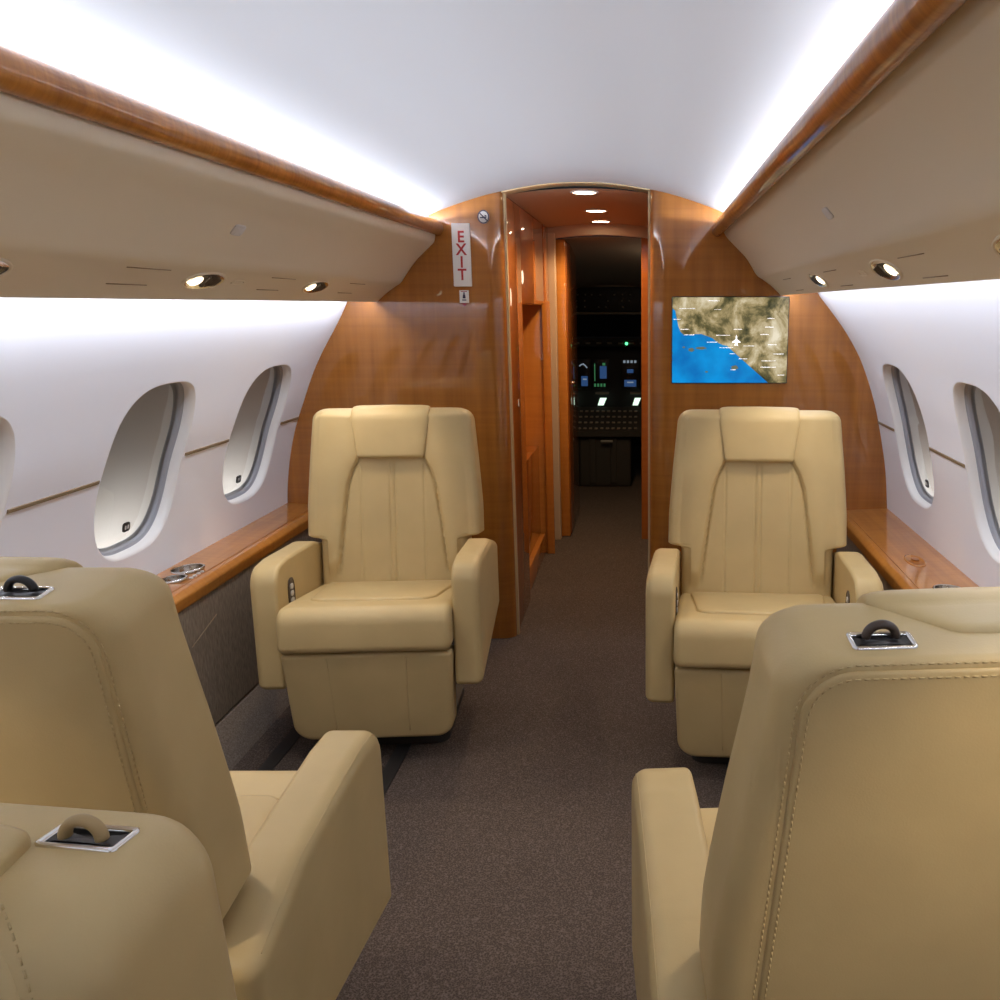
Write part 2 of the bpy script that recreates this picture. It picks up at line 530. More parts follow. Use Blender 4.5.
# floor and seat tracks
mb = MB(); mb.grid([[(-1.02 + 2.04 * i / 4, YR + (9.4 - YR) * j / 10, 0) for i in range(5)] for j in range(11)])
struct(mb.build('floor', M['carpet']))
for x in (-.90, -.52, .52, .90):
    b = MB(); b.box((x - .022, -.6, -.002), (x + .022, 3.3, .004)); struct(b.build(trim_name(), M['track'], smooth=False))
    
# ceiling: one arch over the cabin
CEIL = [(-.78, 1.52), (-.70, 1.615), (-.63, 1.690), (-.56, 1.725), (-.43, 1.770), (-.292, 1.806), (-.13, 1.832), (0, 1.838), (.13, 1.832), (.285, 1.808), (.42, 1.772), (.55, 1.725), (.62, 1.685), (.69, 1.615), (.77, 1.52)]
cp = catmull(CEIL, 8)
mb = MB(); mb.grid([[(p.x, YR + (YD + .004 - YR) * j / 12, p.y) for p in cp] for j in range(13)])
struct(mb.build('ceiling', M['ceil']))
def ceil_z(x):
    for a, b in zip(cp, cp[1:]):
        if a.x <= x <= b.x: return a.y + (b.y - a.y) * (x - a.x) / (b.x - a.x)

# rear bulkhead behind the camera and outer skin that keeps the cabin closed
b = MB(); b.box((-1.5, YR - .05, -.05), (1.5, YR, 2.0)); struct(b.build('wall_rear', M['bulk'], smooth=False))

# dado, kick panels, ledges
LEDGE = {-1: dict(back=-1.217, front=-1.068, zt=.588, zf=.574, zb=.526), 1: dict(back=1.240, front=1.035, zt=.566, zf=.552, zb=.500)}
for side in (-1, 1):
    E_ = LEDGE[side]; nm = 'left' if side < 0 else 'right'
    xf = E_['front'] - .004 * side * -1
    d0 = abs(E_['front']) + .006
    mb = MB()
    mb.grid([[(side * d0, y, E_['zb'] + .01) for y in (YR, YD)], [(side * d0, y, .118) for y in (YR, YD)], [(side * (d0 + .012), y, .112) for y in (YR, YD)]])
    struct(mb.build('wall_' + nm + '_lower', M['dado'], smooth=False))
    mb = MB(); mb.grid([[(side * (d0 + .012), y, .112) for y in (YR, YD)], [(side * (d0 - .002), y, .106) for y in (YR, YD)], [(side * (d0 - .07), y, .001) for y in (YR, YD)]])
    struct(mb.build('baseboard_' + nm, M['kick'], smooth=False))
    # ledge with a rounded nose
    sx = side
    t = thing('side_ledge', 'glossy orange wood ledge running below the %s' % ('windows on the left wall' if side < 0 else 'windows on the right wall'), 'ledge', (0, 0, 0), 0, None)
    prof = round_poly([(abs(E_['back']), E_['zb']), (abs(E_['back']), E_['zt']), (abs(E_['front']) + .012, E_['zf'] + .004), (abs(E_['front']) - .004, E_['zf'] - .012), (abs(E_['front']), E_['zb'])], [0, 0, .012, .012, .006], 5)
    mb = MB(); mb.rings([[(sx * p.x, y, p.y) for p in prof] for y in (YR, -.5, 1, 2, 3, YD)])
    mb.build('ledge_top', M['ledge'], t, auto=.7)
    # joint line along the nose
    mb = MB(); x1 = sx * (abs(E_['front']) + .028)
    mb.box((min(x1, x1 + .003 * sx), YR, E_['zf'] + .003), (max(x1, x1 + .003 * sx), YD - .003, E_['zf'] + .0068)); mb.build('inlay_line', M['rail'], t, smooth=False)
    if side < 0:
        for k in range(4):
            mb = MB(); yy = 2.585 + .022 * k
            mb.rings([[(-1.108 + .006 * math.cos(a * PI / 6), yy + .006 * math.sin(a * PI / 6), z) for a in range(12)] for z in (.576, .5835)])
            mb.build('control_button', M['grey'], t, auto=.6)
        mb = MB(); mb.tube([(-1.061, 2.46, .41), (-1.061, 2.62, .455)], .0012, 6)
        struct(mb.build(trim_name(), M['belt']))
    else:
        mb = MB(); el = superell(.030, .075, 2, 32)
        mb.rings([[(1.135 + v.x * s_, 2.84 + v.y * s_, .5602 + h + .063 * v.x * s_) for v in el] for s_, h in ((1, 0), (1, .002), (.85, .004), (.8, .0015))])
        mb.build('latch_plate', M['ledge'], t)
        mb = MB(); mb.rings([[(1.138 + .012 * math.cos(a * PI / 8), 2.85 + .022 * math.sin(a * PI / 8), z) for a in range(16)] for z in (.561, .5655)])
        mb.build('latch_button', M['rail'], t, auto=.6)

def cut_hole(obj, x, y, z, r, depth):
    mb = MB(); N = 40
    mb.rings([[(x + r * math.cos(k * 2 * PI / N), y + r * math.sin(k * 2 * PI / N), h) for k in range(N)] for h in (z - depth, z + .05)])
    c = mb.build('cut', M['brown'], smooth=False)
    md = obj.modifiers.new('b', 'BOOLEAN'); md.operation = 'DIFFERENCE'; md.object = c; md.solver = 'EXACT'
    dg = bpy.context.evaluated_depsgraph_get(); dg.update()
    me = bpy.data.meshes.new_from_object(obj.evaluated_get(dg))
    obj.modifiers.clear(); obj.data = me; bpy.data.objects.remove(c)

def cup_holder(x, y, z, r, label, tilt):
    ob = [o for o in bpy.data.objects if o.name.startswith('ledge_top') and (o.data.vertices[0].co.x > 0) == (x > 0)][0]
    cut_hole(ob, x, y, z, r + .001, .045)
    t = thing('cup_holder', label, 'cup holder', (x, y, z), 0, 'cup holders in the ledges')
    mb = MB(); N = 40
    def rg(rr, h): return [(rr * math.cos(k * 2 * PI / N), rr * math.sin(k * 2 * PI / N), h) for k in range(N)]
    mb.rings([rg(r + .006, .001), rg(r + .006, .005), rg(r + .002, .007), rg(r, .005)], cap0=False, cap1=False); mb.build('rim', M['chrome'], t, recalc=False)
    mb = MB(); mb.rings([rg(r, .0055), rg(r, -.010), rg(r * .97, -.040)], cap0=False, cap1=True); mb.build('well', M['chrome'], t)
    t.rotation_euler = (0, tilt, 0)
    return t
cup_holder(-1.160, 2.665, .5822, .045, 'round steel rimmed cup holder in left ledge, the farther one by the window', -.083)
cup_holder(-1.150, 2.562, .5813, .034, 'small round cup holder in left ledge beside seat back, nearer of two', -.083)
cup_holder(1.145, 2.52, .5603, .044, 'round steel rimmed cup holder in the right ledge', .068)

# overhead bins (valances) with wood rail
BIN = {-1: dict(rail=(-.547, 1.669), rx=.021, rz=.028,
                face=[(-.558, 1.650), (-.559, 1.634), (-.564, 1.617), (-.580, 1.601), (-.612, 1.574), (-.650, 1.532), (-.680, 1.492), (-.694, 1.472), (-.706, 1.460), (-.724, 1.449), (-.760, 1.424), (-.790, 1.398), (-.797, 1.392), (-.804, 1.394)]),
       1: dict(rail=(.527, 1.664), rx=.023, rz=.028,
               face=[(.546, 1.664), (.553, 1.650), (.560, 1.638), (.574, 1.622), (.606, 1.594), (.640, 1.556), (.664, 1.520), (.676, 1.500), (.688, 1.487), (.706, 1.476), (.742, 1.450), (.770, 1.424), (.777, 1.4175), (.784, 1.419)])}
for side in (-1, 1):
    B = BIN[side]; nm = 'left' if side < 0 else 'right'
    t = thing('overhead_bin', 'long beige overhead bin with glossy wood rail along the %s side of the ceiling' % nm, 'overhead bin', (0, 0, 0))
    fp = catmull(B['face'], 5)
    rx, rz = B['rail']
    back = [(B['face'][-1][0] , 1.44), (side * .795, 1.51), (side * .745, 1.57), (side * .665, 1.612), (side * .60, 1.640), (side * .565, 1.655)]
    poly = [(p.x, p.y) for p in fp] + back
    mb = MB(); mb.rings([[(p[0], y, p[1]) for p in poly] for y in (YR, 0, 1.2, 2.4, YD - .004)])
    mb.build('bin_panel', M['bin'], t, auto=.9)
    mb = MB(); N = 24
    mb.rings([[(rx + B['rx'] * math.cos(k * 2 * PI / N), y, rz + B['rz'] * math.sin(k * 2 * PI / N)) for k in range(N)] for y in (YR, 0, 1, 2, 3, YD - .004)])
    mb.build('wood_rail', M['rail'], t)
    # LED strip lamp in the cove behind the rail
    # panel seams on the lower face
    def on_face(f, y, lift=.0006, fp=fp):
        i = len(fp) * f; a = fp[min(len(fp) - 2, int(i))]; bq = fp[min(len(fp) - 1, int(i) + 1)]
        p = a.lerp(bq, i - int(i)); d = (bq - a).normalized(); n = Vector((-d.y, d.x))
        if n.y > 0: n = -n
        p = p + n * lift
        return (p.x, y, p.y), n
    def on_x(ax, y, lift=.0006, fp=fp, of=on_face):
        for i in range(len(fp) - 1):
            if abs(fp[i].x) <= ax <= abs(fp[i + 1].x):
                return of((i + (ax - abs(fp[i].x)) / (abs(fp[i + 1].x) - abs(fp[i].x))) / len(fp), y, lift)
    B['on'] = on_x
    on_face = on_x
    for y0 in ((1.75, 2.42, 3.05) if side < 0 else (1.56, 2.28, 3.0)):
        for f0, f1, dy in ((.722, .722, .16), (.765, .765, .14)):
            mb = MB(); mb.tube([on_face(f0, y0)[0], on_face(f1, y0 + dy)[0]], .0011, 5); mb.build('panel_seam', M['belt'], t)

RLG = 'reading lights in the overhead bins'
def reading_light(side, y, label):
    P, n = BIN[side]['on'](.746 if side < 0 else .742, y, .0)
    o = thing('reading_light', label, 'reading light', P, 0, RLG)
    z = -Vector((n.x, 0, n.y)); yv = Vector((0, 1, 0)); xv = yv.cross(z).normalized()
    mat = Matrix((xv, yv, z)).transposed()
    o.rotation_euler = mat.to_euler()
    # local: -z points out of the bin face, y along the cabin
    N = 40
    def el(a, b, h): return [(a * math.cos(k * 2 * PI / N), b * math.sin(k * 2 * PI / N), h) for k in range(N)]
    mb = MB(); mb.rings([el(.033, .092, .001), el(.033, .092, -.003), el(.030, .086, -.005), el(.028, .083, -.002)], cap0=False, cap1=False); mb.build('bezel', M['bin'], o)
    mb = MB(); mb.rings([el(.029, .084, -.0028), el(.026, .079, -.0012)], cap0=False, cap1=True); mb.build('well', M['chrome'], o)
    mb = MB()
    for k in range(6):
        yy = -.004 + .012 * k
        mb.box((-.019 + .002 * abs(k - 1), yy, -.006), (.019 - .002 * abs(k - 1), yy + .003, -.002))
    mb.build('louvre', M['brown'], o, smooth=False)
    mb = MB(); R = []
    for k in range(7):
        a = PI / 2 * k / 6
        R.append([(.016 * math.cos(a) * math.cos(q * PI / 8), -.042 + .022 * math.cos(a) * math.sin(q * PI / 8), -.003 - .005 * math.sin(a)) for q in range(16)])
    R[-1] = [(p[0] * .9 + 0, p[1], p[2]) for p in [(.001 * math.cos(q * PI / 8), -.042 + .001 * math.sin(q * PI / 8), -.008) for q in range(16)]]
    mb.rings(R, cap0=False); mb.build('lens', M['lens'], o)
    # the lamp itself, just under the lens, aimed down at the seat
    l = bpy.data.lights.new('reading_spot', 'SPOT'); l.energy = 5.0 if y > .9 else 10.0; l.color = (1., .80, .54); l.spot_size = 1.5; l.spot_blend = .6; l.shadow_soft_size = .012
    lo = bpy.data.objects.new('reading_spot', l); C.objects.link(lo)
    lo.location = Vector(P) + Vector((n.x, 0, n.y)) * .016
    d = Vector((-side * .10, 0, -1)); lo.rotation_euler = d.to_track_quat('-Z', 'Y').to_euler()
    return o
for y, lb in ((2.80, 'louvred reading light under left bin, nearest the bulkhead'), (2.10, 'louvred reading light under left bin, second from the bulkhead'), (1.37, 'louvred reading light under left bin, cut by left edge of the photo'), (.6, None), (-.2, None)):
    reading_light(-1, y, lb or 'louvred reading light under left bin, behind the camera')
for y, lb in ((2.62, 'louvred reading light under right bin, nearest the bulkhead'), (1.88, 'louvred reading light under right bin, second from the bulkhead'), (1.19, 'louvred reading light under right bin, cut by right edge of the photo'), (.5, None), (-.3, None)):
    reading_light(1, y, lb or 'louvred reading light under right bin, behind the camera')

def bin_cover(side, f, y, label):
    P, n = BIN[side]['on'](f, y, .0)
    o = MB(); a = superell(.014, .026, 5, 32)
    o.rings([[(v.x * s_, v.y * s_, h) for v in a] for s_, h in ((1, .001), (1, -.0025), (.88, -.004))])
    q = o.build('cover_plate', M['grey'], auto=.6)
    z = -Vector((n.x, 0, n.y)); yv = Vector((0, 1, 0)); xv = yv.cross(z).normalized()
    q.rotation_euler = Matrix((xv, yv, z)).transposed().to_euler(); q.location = P
    tag(q, label, 'cover plate', 'blank plates on the overhead bins')
bin_cover(-1, .642, 2.06, 'small blank grey plate on the left overhead bin face')
bin_cover(1, .632, 1.94, 'small blank grey plate on the right overhead bin face')

# oval air vents beside the reading lights
for side, y in ((-1, 2.27), (1, 2.08)):
    P, n = BIN[side]['on'](.746 if side < 0 else .742, y, .0)
    mb = MB(); a = superell(.010, .035, 2.4, 28)
    mb.rings([[(v.x * s_, v.y * s_, h) for v in a] for s_, h in ((1, .0005), (1, -.002), (.78, -.002), (.76, -.0004))])
    q = mb.build('vent_cover', M['bin'], auto=.5)
    z = -Vector((n.x, 0, n.y)); yv = Vector((0, 1, 0)); xv = yv.cross(z).normalized()
    q.rotation_euler = Matrix((xv, yv, z)).transposed().to_euler(); q.location = P
    tag(q, 'small beige oval cover on the %s bin beside a reading light' % ('left' if side < 0 else 'right'), 'vent', 'oval covers on the bins')

# ------------------------------------------------------------------ front bulkhead
def bulkhead(name, x0, x1, door_edge):
    mb = MB()
    # horizontal section with a rounded door-side corner, extruded upwards
    def sec(z):
        s = 1 if x1 > x0 else -1
        pts = [(x0 + s * .35 * k / 4 + s * .06, YD) for k in range(4, -1, -1)]
        pts = [(x1, YD)] + pts
        for k in range(1, 9):
            a = PI / 2 * k / 8
            pts.append((x0 + s * .06 - s * .06 * math.sin(a), YD + .045 * (1 - math.cos(a))))
        pts += [(x0, YD + .09), (x1, YD + .09)]
        return [(p[0], p[1], z) for p in pts]
    mb.rings([sec(z) for z in (0, .6, 1.2, 1.9)])
    return struct(mb.build(name, M['bulk'], auto=.7))
bulkhead('wall_front_left', DL, -1.45, DL); bulkhead('wall_front_right', DR, 1.45, DR)
for x in (DL, DR):
    s = -1 if x < 0 else 1
    b = MB(); b.box((min(x, x - s * .008), YD + .046, 0), (max(x, x - s * .008), YD + .075, 1.83)); struct(b.build(trim_name(), M['goldedge'], smooth=False))
# white edge of the ceiling arch over the doorway
mb = MB(); xs = [DL + (DR - DL) * k / 20 for k in range(21)]
mb.rings([[(x, YD + .006, ceil_z(x) - .004), (x, YD + .006, ceil_z(x)), (x, YD + .10, ceil_z(x)), (x, YD + .10, ceil_z(x) - .004)] for x in xs])
struct(mb.build(trim_name(), M['goldedge'], auto=.5))

# ------------------------------------------------------------------ corridor
YC = 5.25
mb = MB(); mb.grid([[(x, y, 1.800 + .025 * (1 - (x / .3) ** 2)) for x in xs] for y in (YD + .09, 4.2, 4.8, YC)]); struct(mb.build('ceiling_corridor', M['corrceil']))
# right corridor wall
b = MB(); b.box((DR, YD + .09, 0), (DR + .05, YC + .1, 1.86)); struct(b.build('wall_corridor_right', M['corr'], smooth=False))
# left: tall cabinet with an open recess
cab = thing('corridor_cabinet', 'tall dark orange wood cabinet with open recess along left of corridor', 'cabinet', (DL, YD + .09, 0))
def cpart(name, lo, hi, mat, bev=.003, parent=cab):
    l = Vector((DL, YD + .09, 0)); return boxo(name, tuple(Vector(lo) - l), tuple(Vector(hi) - l), mat, parent, bev)
N0, N1 = 4.10, 4.95
cpart('side_panel', (DL - .35, YD + .091, .0), (DL, N0, 1.80), M['corr'])
cpart('upper_panel', (DL - .35, N0 + .001, 1.385), (DL, N1, 1.80), M['corr'])
cpart('end_panel', (DL - .35, N1 + .001, 0.), (DL - .004, N1 + .05, 1.383), M['corrlite'])
cpart('edge_strip', (DL - .01, N1 - .02, 0.), (DL + .032, N1 + .0, 1.40), M['corrlite'])
cpart('far_panel', (DL - .35, N1 + .051, 0.), (DL, YC - .02, 1.80), M['corr'])
cpart('back_panel', (DL - .35, N0 + .001, .10), (DL - .30, N1, 1.383), M['corrlite'])
cpart('lower_panel', (DL - .30, N0 + .001, .12), (DL - .045, N1 - .021, .62), M['corr'])
cpart('plinth', (DL - .30, N0 + .001, 0.), (DL - .02, N1 - .021, .119), M['corrlite'])
# door post, sliding door leaf, lintel
b = MB(); b.box((DL - .05, YC - .018, 0), (-.262, YC + .04, 1.775)); struct(b.build('door_2', M['beigepost'], smooth=False, bevel=(.006, 3)))
dr = boxo('door_1', (-.268, YC + .06, .005), (-.212, 6.02, 1.745), M['corrlite'], None, .004); struct(dr)
pan = boxo('door_face', (-.2115, YC + .075, .02), (-.206, 6.01, 1.735), M['corr'], dr, .002)
mb = MB()
mb.rings([[(-.202 + h, YC + .10 + r * math.cos(k * PI / 8), .93 + r * math.sin(k * PI / 8)) for k in range(16)] for h, r in ((-.004, .010), (.010, .010), (.016, .014), (.026, .012), (.030, .006))])
mb.build('door_knob', M['chrome'], dr)
b = MB(); b.box((.222, YC, 0), (DR + .05, YC + .06, 1.80)); struct(b.build('door_3', M['corr'], smooth=False, bevel=(.004, 2)))
mb = MB(); R = []
for k in range(21):
    x = -.34 + .66 * k / 20; zz = 1.735 + .030 * (1 - ((x + .01) / .33) ** 2)
    R.append([(x, YC - .01, zz), (x, YC - .01, 1.9), (x, YC + .05, 1.9), (x, YC + .05, zz)])
mb.rings(R); struct(mb.build(trim_name(), M['corrceil'], auto=.5))

def downlight(x, y, label):
    z = 1.800 + .025 * (1 - (x / .3) ** 2)
    o = thing('ceiling_light', label, 'ceiling light', (x, y, z - .001), 0, 'round lights in the corridor ceiling')
    N = 32
    def rg(r, h): return [(r * math.cos(k * 2 * PI / N), r * math.sin(k * 2 * PI / N), h) for k in range(N)]
    mb = MB(); mb.rings([rg(.058, .002), rg(.058, -.003), rg(.050, -.005), rg(.046, -.003)], cap0=False, cap1=False); mb.build('trim_ring', M['grey'], o)
    mb = MB(); mb.rings([rg(.047, -.003), rg(.03, -.0045), rg(.01, -.005)], cap0=False); mb.build('diffuser', M['disc'], o)
    l = bpy.data.lights.new('corridor_spot', 'SPOT'); l.energy = 11; l.color = (1., .70, .40); l.spot_size = 2.5; l.spot_blend = .5; l.shadow_soft_size = .04
    lo = bpy.data.objects.new('corridor_spot', l); C.objects.link(lo); lo.location = (x, y, z - .03)
downlight(.004, 3.80, 'round warm light in the corridor ceiling, nearest the cabin')
downlight(.010, 4.52, 'round warm light in the corridor ceiling, middle of three')
downlight(.004, 5.08, 'round warm light in the corridor ceiling, farthest from the cabin')

# ------------------------------------------------------------------ cockpit
YK = 7.30
mb = MB()
for y0, y1 in ((YC + .05, YK + 1.6),):
    mb.grid([[(-.95, y0, 0), (-.95, y1, 0)], [(-.95, y0, 1.3), (-.95, y1, 1.2)]])
    mb.grid([[(.95, y0, 0), (.95, y1, 0)], [(.95, y0, 1.3), (.95, y1, 1.2)]])
    mb.grid([[(-1, y1, 0), (1, y1, 0)], [(-1, y1, 1.9), (1, y1, 1.9)]])
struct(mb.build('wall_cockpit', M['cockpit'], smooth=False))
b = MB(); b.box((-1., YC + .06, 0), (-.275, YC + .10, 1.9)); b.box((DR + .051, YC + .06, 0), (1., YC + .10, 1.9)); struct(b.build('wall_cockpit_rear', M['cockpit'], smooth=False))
mb = MB()
rows = []
for j in range(9):
    f = j / 8; y = YC + .05 + (YK - .35 - YC - .05) * f; zt = 1.76 - .24 * f ** 1.5
    rows.append([(-.95 + 1.9 * k / 16, y, zt - .35 * (abs(-.95 + 1.9 * k / 16) / .95) ** 2.4) for k in range(17)])
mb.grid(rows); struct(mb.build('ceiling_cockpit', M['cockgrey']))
# round speaker in the cockpit ceiling
mb = MB(); N = 28
mb.rings([[(-.02 + r * math.cos(k * 2 * PI / N), 6.35 + r * math.sin(k * 2 * PI / N), 1.69 + h - .065 * r * math.sin(k * 2 * PI / N)) for k in range(N)] for r, h in ((.07, .0), (.07, -.012), (.055, -.014), (.02, -.010))])
tag(mb.build('ceiling_speaker', M['cockpit']), 'round dark grille in the dim cockpit ceiling', 'speaker')
# overhead panel
oh = thing('cockpit_switch_unit', 'dim cockpit overhead switch panel with pale frame above dark windscreen', 'switch panel', (-.03, YK - .35, 1.34))
boxo('panel_face', (-.34, 0, -.01), (.30, .05, .17), M['black'], oh, .006)
boxo('panel_frame', (-.40, -.02, -.03), (.34, .0, -.012), M['cockgrey'], oh, .005)
boxo('panel_frame', (-.30, -.02, .172), (.26, .0, .19), M['cockgrey'], oh, .005)
boxo('panel_frame', (-.40, -.02, -.012), (-.365, .0, .15), M['cockgrey'], oh, .005)
sm = simple('switch_grey', (.28, .27, .25), .5)
for r_ in range(3):
    for k in range(11):
        if random.random() < .25: continue
        x = -.30 + .055 * k + random.uniform(-.01, .01)
        boxo('switch', (x, -.012, .02 + .045 * r_), (x + .014, -.001, .032 + .045 * r_), sm, oh, .002, 1)
# glareshield and instrument panel
ip = thing('instrument_panel', 'black cockpit instrument panel with glowing blue and green displays', 'instrument panel', (0, YK, 0))
boxo('panel_face', (-.72, .02, .42), (.72, .10, 1.06), M['black'], ip, .006)
boxo('glareshield', (-.76, -.16, 1.062), (.76, .12, 1.13), M['cockpit'], ip, .02, 4)
mb = MB(); mb.rings([[(.092 + .012 * math.cos(k * PI / 8), -.165, 1.085 + .012 * math.sin(k * PI / 8)) for k in range(16)], [(.092 + .009 * math.cos(k * PI / 8), -.172, 1.085 + .009 * math.sin(k * PI / 8)) for k in range(16)]])
mb.build('green_indicator', M['greenled'], ip)
for k in range(9):
    boxo('switch', (-.40 + .085 * k, -.166, 1.08), (-.36 + .085 * k, -.159, 1.096), M['cockgrey'], ip, .002, 1)
def display(u0, u1, kind):
    x0, x1 = [(.26 + (u - 648) * .00795) for u in (u0, u1)]
    d = boxo('display', (x0 - .012, .002, .715), (x1 + .012, .018, .955), M['dark'], ip, .004)
    w = x1 - x0
    if kind == 'attitude':
        mb = MB(); mb.tube([(x0 + w * (.15 + .7 * f), 0, .86 + .055 * math.sin(PI * (.25 + .6 * f))) for f in [k / 10 for k in range(11)]], .0055, 6); mb.build('display_arc', M['dwhite'], d)
        boxo('display_field', (x0 + .3 * w, -.002, .74), (x1 - .1 * w, .001, .82), M['dblue'], d, .001, 1)
        boxo('display_mark', (x0 + .45 * w, -.004, .79), (x1 - .2 * w, -.0022, .80), M['dwhite'], d, 0)
    elif kind == 'map':
        boxo('display_field', (x0 + .45 * w, -.002, .80), (x1 - .12 * w, .001, .90), M['dblue'], d, .001, 1)
        for k in range(4):
            boxo('display_mark', (x0 + .08 * w + .2 * w * k, -.002, .735), (x0 + .2 * w + .2 * w * k, .001, .76), M['dgreen'], d, 0)
        boxo('display_mark', (x0 + .62 * w, -.002, .905), (x1 - .2 * w, .001, .925), M['dgreen'], d, 0)
        boxo('display_mark', (x0 + .1 * w, -.002, .78), (x0 + .16 * w, .001, .92), M['dgreen'], d, 0)
    else:
        for k in range(4): boxo('display_mark', (x0 + .06 * w + .23 * w * k, -.002, .925), (x0 + .20 * w + .23 * w * k, .001, .945), M['dwhite'], d, 0)
        boxo('display_field', (x0 + .3 * w, -.002, .845), (x1 - .3 * w, .001, .875), M['dblue'], d, .001, 1)
        boxo('display_field', (x0 + .12 * w, -.002, .735), (x1 - .12 * w, .001, .79), M['dblue'], d, .001, 1)
        boxo('display_mark', (x0 + .3 * w, -.004, .765), (x1 - .3 * w, -.0022, .775), M['dwhite'], d, 0)
display(562, 570, 'map'); display(577, 588, 'attitude'); display(592, 608, 'map'); display(622, 638, 'tape')
def litpad(u0, u1):
    x0, x1 = [(.26 + (u - 648) * .0077) for u in (u0, u1)]
    mb = MB(); mb.rings([[(x0, -.13, .60), (x1 - .012, -.13, .60), (x1 + .012, -.10, .655), (x0 + .018, -.10, .655)], [(x0, -.12, .597), (x1 - .012, -.12, .597), (x1 + .012, -.09, .652), (x0 + .018, -.09, .652)]])
    mb.build('lit_key_panel', M['lit'], ip, smooth=False)
    boxo('key_row', (x0 - .02, -.11, .685), (x1 + .03, -.06, .70), M['cockgrey'], ip, .003)
litpad(563, 571); litpad(596, 603.5); litpad(632, 639)
# pedestal
pd = thing('center_pedestal', 'dark cockpit centre pedestal with rows of keys between the pilots', 'pedestal', (-.07, YK - .45, 0))
boxo('pedestal_body', (-.20, 0, 0), (.20, .45, .44), M['cockpit'], pd, .02, 3)
mb = MB(); mb.rings([[(-.28, -.05, .40), (.28, -.05, .40), (.28, .30, .55), (-.28, .30, .55)], [(-.28, -.05, .44), (.28, -.05, .44), (.28, .30, .59), (-.28, .30, .59)]])
mb.build('key_panel', M['cockpit'], pd, smooth=False)
for r_ in range(4):
    for k in range(12):
        x = -.25 + .043 * k; y = -.02 + .08 * r_; z = .4525 + .0343 * r_
        boxo('key', (x, y, z), (x + .024, y + .03, z + .012), M['cockgrey'], pd, .002, 1)
boxo('handle', (-.03, -.07, .36), (.06, -.05, .375), sm, pd, .003)
for x in (-.12, .04): boxo('side_strip', (x, -.012, .03), (x + .05, 0, .40), M['cockpit'], pd, .006)

l = bpy.data.lights.new('cockpit_fill', 'POINT'); l.energy = .55; l.color = (1., .78, .55); l.shadow_soft_size = .06  # added lamp without a fitting, lifts the dim cockpit ceiling and panels
lo = bpy.data.objects.new('cockpit_fill', l); C.objects.link(lo); lo.location = (.35, 5.75, 1.50)

# ------------------------------------------------------------------ monitor
mon = thing('wall_monitor', 'flat screen on right wood bulkhead showing a coastal flight map', 'monitor', (.582, YD - .006, 1.244))
W2, H2 = .2265, .1655
boxo('bezel', (-W2 - .003, -.004, -H2 - .003), (W2 + .003, .004, H2 + .003), M['bezel'], mon, .003, 2)
mb = MB(); mb.grid([[(-W2, -.005, -H2), (W2, -.005, -H2)], [(-W2, -.005, H2), (W2, -.005, H2)]]); sea = mb.build('map_screen', M['sea'], mon, smooth=False)
def mp(u, v):  # crop coordinates of the screen, 0..1
    return ((u - .5) * 2 * W2, (.5 - v) * 2 * H2)
coast = [(.0, .0), (0, .13), (.03, .16), (.035, .20), (.045, .26), (.05, .33), (.07, .40), (.10, .435), (.17, .43), (.25, .425), (.31, .44), (.35, .475), (.37, .50), (.40, .53), (.44, .555), (.50, .57), (.545, .565), (.565, .60), (.57, .66), (.60, .69), (.66, .71), (.70, .735), (.735, .79), (.77, .84), (.79, .88), (.815, .92), (.83, .96), (.84, 1.), (1, 1), (1, 0)]
bm = bmesh.new()
vs = [bm.verts.new((mp(u, v)[0], -.0058, mp(u, v)[1])) for u, v in coast]
f = bm.faces.new(vs); bmesh.ops.triangulate(bm, faces=[f]); bmesh.ops.recalc_face_normals(bm, faces=bm.faces)
me = bpy.data.meshes.new('map_land'); bm.to_mesh(me); bm.free(); me.materials.append(M['land'])
ld = bpy.data.objects.new('map_land', me); C.objects.link(ld); ld.parent = sea
for u, v, a, b in ((.10, .58, .012, .010), (.165, .61, .025, .022), (.25, .59, .045, .016), (.545, .82, .030, .026), (.30, .87, .014, .010)):
    mb = MB(); x, z = mp(u, v)
    mb.rings([[(x + 2 * W2 * a * math.cos(k * PI / 8) * (1 + .25 * math.sin(3 * k)), y, z + 2 * H2 * b * math.sin(k * PI / 8) * (1 + .2 * math.cos(2 * k))) for k in range(16)] for y in (-.0055, -.006)]); mb.build('map_island', M['isle'], sea, smooth=False)
for u, v, n in ((.30, .04, 7), (.06, .13, 9), (.36, .14, 4), (.01, .255, 4), (.07, .37, 5), (.10, .435, 6), (.53, .37, 5), (.38, .44, 8), (.30, .52, 6), (.41, .585, 8), (.50, .655, 3), (.58, .715, 5), (.62, .565, 6), (.83, .55, 5), (.78, .74, 8), (.77, .815, 9), (.88, .66, 6), (.80, .345, 5), (.82, .245, 4), (.76, .43, 5), (.51, .845, 3), (.92, .91, 4)):
    # a blurred, unreadable place name: one jagged ribbon
    mk = MB(); up = []; lo_ = []
    for k in range(2 * n + 1):
        x, z = mp(u + .0075 * k, v); h = random.uniform(.0002, .0020)
        up.append((x, -.0062, z + h)); lo_.append((x, -.0062, z - random.uniform(.0002, .0018)))
    mk.grid([lo_, up]); mk.build('place_name', M['maptext'], sea, smooth=False, recalc=False)
pl = MB()
x, z = mp(.555, .50)
pts = [(0, .028), (.004, .018), (.004, .006), (.020, -.006), (.020, -.011), (.004, -.005), (.003, -.018), (.009, -.024), (.009, -.027), (0, -.024)]
pts = pts + [(-a, b) for a, b in pts[-2:0:-1]]
pl.rings([[(x + a * .8, y, z + b * .8) for a, b in pts] for y in (-.0062, -.0072)]); pl.build('aircraft_symbol', M['maptext'], sea, smooth=False)

